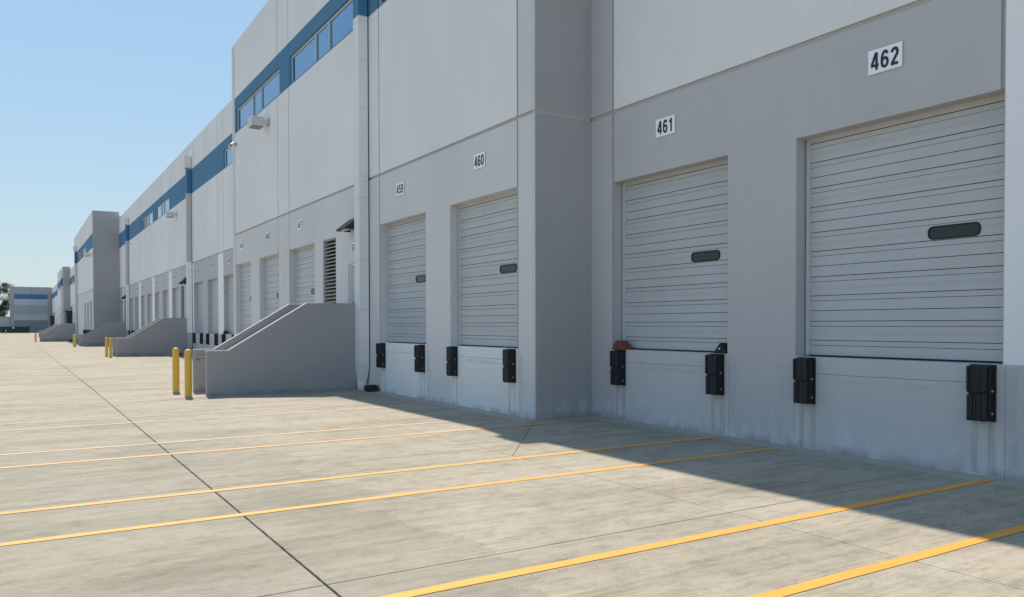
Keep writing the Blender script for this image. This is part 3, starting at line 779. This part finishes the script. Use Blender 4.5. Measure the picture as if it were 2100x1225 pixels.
for plane, yc, t, lab in ((B, 5.94, '462', 'white plate reading 462, largest and nearest of the dock numbers'),
                          (B, 9.85, '461', 'white plate reading 461 above the door with the red chock'),
                          (A, 13.845, '460', 'white plate reading 460 on the projecting bay beside its outer corner'),
                          (A, 17.71, '459', 'white plate reading 459 just right of the tall near downspout'),
                          (A, 25.70, '457', 'white plate reading 457 above the door next to the slatted louvre'),
                          (A, 29.65, '456', 'small white plate reading 456 above the middle door behind the near stair'),
                          (A, 33.61, '455', 'small white plate reading 455 by the left edge of the near projecting bay'),
                          (B, 41.70, '454', 'small white plate on grey band, nearest the projecting bay edge'),
                          (B, 45.75, '453', 'small white plate on grey band, between white strip and next door'),
                          (B, 49.90, '452', 'small white plate on grey band, just right of the second downspout'),
                          (B, 57.80, '450', 'tiny white plate left of the second downspout, above the door by the far louvre'),
                          (B, 62.0, '449', 'tiny white plate, second one left of the second downspout'),
                          (B, 66.1, '448', 'tiny white plate, third one left of the second downspout'),
                          (B, 70.2, '447', 'tiny white plate, fourth one left of the second downspout'),
                          (B, 74.1, '446', 'tiny white plate, fifth one left of the second downspout'),
                          (B, 78.2, '445', 'tiny white plate, second one right of the third downspout'),
                          (B, 82.2, '444', 'tiny white plate right beside the third downspout')):
    number_sign(plane, yc, t, lab)
number_sign(A, 20.765, 'E458', 'white plate starting with E over the entry door, half hidden by the near downspout', zc=3.81, w_=.46, h_=.30)

# ------------------------------------------------------------------ wall lights and cameras
def wall_light(plane, y, z, label):
    m = MB(); m.box((plane - .03, y - .09, z - .16), (plane - .002, y + .09, z + .12), 'steel')
    m.box((plane - .16, y - .05, z - .06), (plane - .03, y + .05, z + .06), 'lampbody')
    r = m.build('wall_light', bevel=.006); tag(r, label, 'light', 'shoebox lights on the warehouse wall')
    h = MB(); x0, x1 = plane - .63, plane - .16
    h.box((x0, y - .02, z - .17), (x1, y + .56, z + .17), 'lampbody'); h.build('lamp_housing', r, bevel=.012)
    l = MB(); l.box((x0 + .05, y + .03, z - .19), (x1 - .05, y + .51, z - .171), 'lens'); l.build('lamp_lens', r)
wall_light(A, 29.35, 9.08, 'white box light on the near projecting bay, below its left window')
wall_light(B, 56.9, 9.08, 'white box light left of the second downspout, under the window strip')
wall_light(T, 93.6, 9.08, 'small white box light on the far deep bay, at its near corner')
wall_light(B, 131, 9.4, 'tiny white box light jutting out just beyond the far deep bay')
wall_light(A, 186, 9.2, 'tiny white box light on the small projecting bay near the end of the row')
def camera_fixture(plane, y, z, label):
    m = MB(); m.box((plane - .05, y - .07, z - .07), (plane - .001, y + .07, z + .07), 'steel'); m.tube([(plane - .05, y, z), (plane - .14, y, z - .03)], .03, 'steel')
    r = m.build('security_camera'); tag(r, label, 'camera', 'security cameras on the wall')
    for s in (-1, 1):
        h = MB(); c = Vector((plane - .17, y + s * .12, z - .03)); d = Vector((-.55, s * .35, -.45)).normalized()
        h.tube([c - d * .11, c + d * .13], .065, 'lampbody', 12); h.tube([c + d * .13, c + d * .135], .05, 'glass_dark', 12); h.build('camera_head', r)
camera_fixture(A, 34.45, 9.26, 'twin-headed white security camera at the left edge of the near projecting bay')
camera_fixture(B, 82.6, 9.45, 'tiny white security camera beside the third downspout, under the blue band')

# ------------------------------------------------------------------ stairs
def stair(y0, xs, xw, x1, x2, g0, label, zt=2.27, zl=1.09):
    """two parallel walls running out from the building with steps between them"""
    r = empty('entry_stair', (xs, y0, g0)); tag(r, label, 'stair', 'concrete entry stairs along the wall')
    for k, (ya, dx) in enumerate(((y0, 0), (y0 + 1.37, -.05))):
        poly = [(xs + dx, g0 - .3), (xs + dx, zl), (x1 + dx, zl), (x2 + dx, zt), (xw - .02, zt), (xw - .02, g0 - .3)]
        m = MB(); m.prism(poly, 'y', ya, ya + .18, 'stair'); m.build('side_wall', r, bevel=.022)
    n = 7; rise = (SILL - g0) / (n + 0); run = .29; xl = x2 + .1; sx = xl - run * n
    for i in range(n - 1):
        m = MB(); m.box((sx + run * (i + 1), y0 + .182, g0 + rise * i - .0), (xl + .001, y0 + 1.368, g0 + rise * (i + 1)), 'stair', skip=('-z',)); m.build('step', r, bevel=.012)
    m = MB(); m.box((xl + .003, y0 + .182, g0 - .2), (xw - .02, y0 + 1.368, SILL - .01), 'stair'); m.build('landing', r)
    m = MB(); yr = y0 + 1.30; zz = g0 + .90
    m.tube([(xs + .06, yr + .05, zz - .06), (xs + .02, yr, zz - .03), (xs + .06, yr, zz), (x1, yr, zz), (x2, yr, zz + (zt - zl)), (xw - .3, yr, zz + (zt - zl))], .021, 'steel')
    for xx, z_ in ((xs + .32, zz), (x1 + .9, zz + .52)): m.tube([(xx, yr, z_ - .02), (xx, yr + .02, z_ - .07), (xx, yr + .07, z_ - .08)], .012, 'steel')
    m.build('handrail', r, smooth=True)
stair(20.04, 3.85, A, 4.35, 6.30, 0, 'grey concrete stair between solid walls beside the near downspout, largest of its kind')
stair(52.0, 4.93, B, 5.62, 7.50, gz(52), 'grey concrete stair at the second downspout, next one beyond the near stair', zt=2.16, zl=.96)
stair(84.0, 5.02, B, 5.48, 7.38, gz(84), 'grey concrete stair in front of the far deep bay', zt=2.05, zl=.88)
stair(117.4, 2.50, T, 2.98, 4.90, gz(117), 'farthest grey concrete stair, beyond the far deep bay', zt=1.98, zl=.82)
stair(168.0, 3.4, B, 3.95, 5.9, gz(168), 'small distant concrete stair peeping out behind the farthest large one', zt=1.9, zl=.78)

# ------------------------------------------------------------------ bollards
bm_ = MB(); r = .083; pr_ = [(r + .004, -.3), (r + .004, -.3), (r, 0), (r, 1.06)] + [(r * math.cos(R(a)), 1.06 + .075 * math.sin(R(a))) for a in (15, 30, 45, 60, 75)] + [(0, 1.135)]
bm_.lathe(pr_, (0, 0, 0), 'yellow', 24); b0 = bm_.build('bollard', smooth=True); bme = b0.data; bpy.data.objects.remove(b0)
for x, y, lab in ((3.42, 21.68, 'yellow bollard by the near stair, left one of the front pair'), (3.44, 20.08, 'yellow bollard closest to the camera, right one of the front pair'),
                  (4.50, 52.75, 'yellow bollard at the second stair, left one of its pair'), (4.55, 50.95, 'yellow bollard at the second stair, right one of its pair'),
                  (4.47, 84.2, 'yellow bollard in front of the far deep bay, left one of its pair'), (4.46, 81.9, 'yellow bollard in front of the far deep bay, right one of its pair'),
                  (1.98, 119.2, 'distant bollard at the farthest stair, paler left one'), (2.02, 117.4, 'distant bollard at the farthest stair, right one'),
                  (-2.25, 225, 'pale bollard standing before the green container')):
    o = bpy.data.objects.new('bollard', bme); C.objects.link(o); o.location = (x, y, gz(y)); tag(o, lab, 'bollard', 'bollards along the yard')

# ------------------------------------------------------------------ chocks and loose rubber
def wedge(x, y, z, mat, label, w_=.19, l=.36, h=.15, alongy=True):
    m = MB(); poly = [(-l / 2, 0), (l / 2, 0), (l / 2 - .12, h), (-l / 2 + .12, h)]
    m.prism(poly, 'x' if alongy else 'y', -w_ / 2, w_ / 2, mat)
    o = m.build('wheel_chock', bevel=.008); o.location = (x, y, z); tag(o, label, 'wheel chock', 'wheel chocks at the docks')
    g_ = MB()
    for t in (-.3, 0, .3):
        a = t * w_
        if alongy: g_.box((a - .006, -l / 2 + .115, h - .002), (a + .006, l / 2 - .115, h + .005), mat)
        else: g_.box((-l / 2 + .115, a - .006, h - .002), (l / 2 - .115, a + .006, h + .005), mat)
    k = g_.build('tread_rib'); k.parent = o
    return o
wedge(B + .03, 11.02, SILL + .003, 'chock', 'worn red wheel chock on the sill of door 461')
o = wedge(B + .10, 8.67, SILL + .003, 'rubber', 'black wheel chock on the sill at the right end of door 461', w_=.17, l=.27, h=.15)
m = MB(); m.tube([(-.1, 0, .07), (-.092, 0, .07)], .013, 'plate', 8); k = m.build('rope_knot'); k.parent = o
o = wedge(B + .03, 42.78, SILL + .003, 'rubber', 'black wheel chock on a sill beside the white strip, beyond the near stair')
wedge(8.35, 51.5, gz(51.5), 'rubber', 'small black block on the ground by the second stair wall', w_=.2, l=.3, h=.17)
wedge(5.9, 116.9, gz(117), 'rubber', 'distant black block on the ground at the foot of the farthest stair', w_=.45, l=.3, h=.2)
# rounded rubber lump behind the near downspout
m = MB(); n = 22; prof = []
for i in range(n):
    a = 2 * math.pi * i / n; prof.append((.165 * math.copysign(abs(math.cos(a)) ** .6, math.cos(a)), .085 + .085 * math.copysign(abs(math.sin(a)) ** .6, math.sin(a))))
m.prism([(p[0] + random.uniform(-.006, .006), p[1] + random.uniform(-.004, .004)) for p in prof], 'y', -.10, .10, 'rubber')
o = m.build('rubber_block', bevel=.02); o.location = (7.66, 19.12, .0); tag(o, 'black rounded rubber block lying at the foot of the near downspout', 'rubber block')

# ------------------------------------------------------------------ building closing the far end of the yard
FE = empty('end_building', (3.7, 281, gz(281))); tag(FE, 'far grey building across the end of the yard, with a blue stripe and pale bands', 'building')
def fc(s, z):
    if -.67 < s < 8.04:
        if ZB0 < z < ZB1: return 'blue'
        if 8.0 < z < ZB0 or 3.35 < z < 5.09: return 'stripe'
        if z > ZB1: return 'shaded_side2'
        return 'dark' if z < 3.35 else 'shaded_side2'
    return 'shaded_side'
for a, b in ((-1.75, 3.62), (3.62, 9.1)):
    panel(281, a, b, BOT, 13.4, (), (), (), {'f': fc, 's': (-.67, 8.04)}, axis='y', parent=FE, joint=.02)
m = MB(); m.box((-1.75, 281.25, BOT), (60, 330, 13.3), 'grey'); m.build('building_mass', FE)
LB = empty('low_building', (-20, 292, gz(292))); tag(LB, 'low pale building left of the far end building, under the tree', 'building')
m = MB(); m.box((-45, 292, BOT), (-1.9, 310, 4.3), 'stripe'); m.build('wall', LB); m = MB(); m.box((-45.2, 291.8, 4.3), (-1.7, 310, 4.5), 'grey'); m.build('coping', LB)

# roll-off container
CN = empty('container', (-.3, 262, gz(262))); tag(CN, 'dark green open-top waste container before the far end building', 'container')
m = MB(); cx0, cx1, cy0, cy1, cz0, cz1 = -4.0, 3.05, 262, 264.4, gz(262) + .12, gz(262) + 1.85
m.box((cx0, cy0, cz0), (cx1, cy0 + .06, cz1), 'container'); m.box((cx0, cy1 - .06, cz0), (cx1, cy1, cz1), 'container')
m.box((cx0, cy0 + .06, cz0), (cx0 + .06, cy1 - .06, cz1), 'container'); m.box((cx1 - .06, cy0 + .06, cz0), (cx1, cy1 - .06, cz1 + .35), 'container')
m.box((cx0 + .06, cy0 + .06, cz0), (cx1 - .06, cy1 - .06, cz0 + .08), 'container'); m.build('hull', CN)
x = cx0 + .3
while x < cx1: m = MB(); m.box((x, cy0 - .07, cz0), (x + .1, cy0 - .001, cz1 - .1), 'container'); m.build('rib', CN); x += .62
m = MB(); m.box((cx0 - .04, cy0 - .1, cz1 - .1), (cx1 + .04, cy0 - .002, cz1 + .02), 'container'); m.build('top_rail', CN)
m = MB(); m.box((-1.1, cy0 - .09, cz1 - .5), (-.65, cy0 - .072, cz1 - .2), 'plate'); m.build('label_plate', CN)
m = MB()
for x in (cx0 + .5, cx1 - .6): m.tube([(x, cy0 + .1, gz(262) + .1), (x, cy1 - .1, gz(262) + .1)], .1, 'rubber')
m.build('roller', CN)

# ------------------------------------------------------------------ trees
def leafmat():
    m = N('leaf'); oi = m.n('ObjectInfo')
    c = m.mix(m.ramp(m.noise((1.1, 1.1, 1.1), 4, .6), .35, .65), (.018, .035, .020), (.045, .075, .032))
    return m.set(Base_Color=c, Roughness=.6)
MAT['leaf'] = leafmat(); MAT['bark'] = simple('bark', (.08, .065, .05), .9, 0, .3, 6)
def tree(x, y, h, r, label, seed):
    rnd = random.Random(seed); g0 = gz(y)
    t = empty('tree', (x, y, g0)); tag(t, label, 'tree', 'trees behind the low building')
    m = MB(); pts = [(x + rnd.uniform(-.2, .2) * k, y, g0 + h * .55 * k / 3) for k in range(4)]; m.tube(pts, .28, 'bark', 8)
    cl = []
    for i in range(64):
        a = rnd.uniform(0, 6.28); zz = rnd.uniform(.30, .98); rr = r * rnd.uniform(.25, 1) * (1.15 - abs(zz - .6) * 1.2)
        c = Vector((x + rr * math.cos(a), y + rr * math.sin(a), g0 + h * zz)); cl.append((c, rnd.uniform(.7, 1.3) * r / 4))
        if i < 12: m.tube([pts[2], (Vector(pts[3]) + c) / 2, c], .07, 'bark', 5)
    m.build('trunk', t)
    f = MB()
    for c, cr in cl:
        for k in range(260):
            v = Vector((rnd.gauss(0, 1), rnd.gauss(0, 1), rnd.gauss(0, .7))) * cr * .52
            p = c + v; s = rnd.uniform(.09, .19); u = Vector((rnd.uniform(-1, 1), rnd.uniform(-1, 1), rnd.uniform(-1, 1))).normalized(); w_ = u.orthogonal().normalized()
            f.face([p - u * s, p + w_ * s * .55, p + u * s, p - w_ * s * .55], 'leaf')
    f.build('crown', t, merge=False)
tree(-4.9, 318, 16.2, 4.4, 'tall dark tree at the left edge, touching the far end building', 3)
tree(-11.5, 322, 13.0, 4.5, 'dark tree just outside the left edge, left of the tall one', 5)
tree(-19, 318, 12.0, 4.2, 'dark tree farthest left behind the low building', 9)
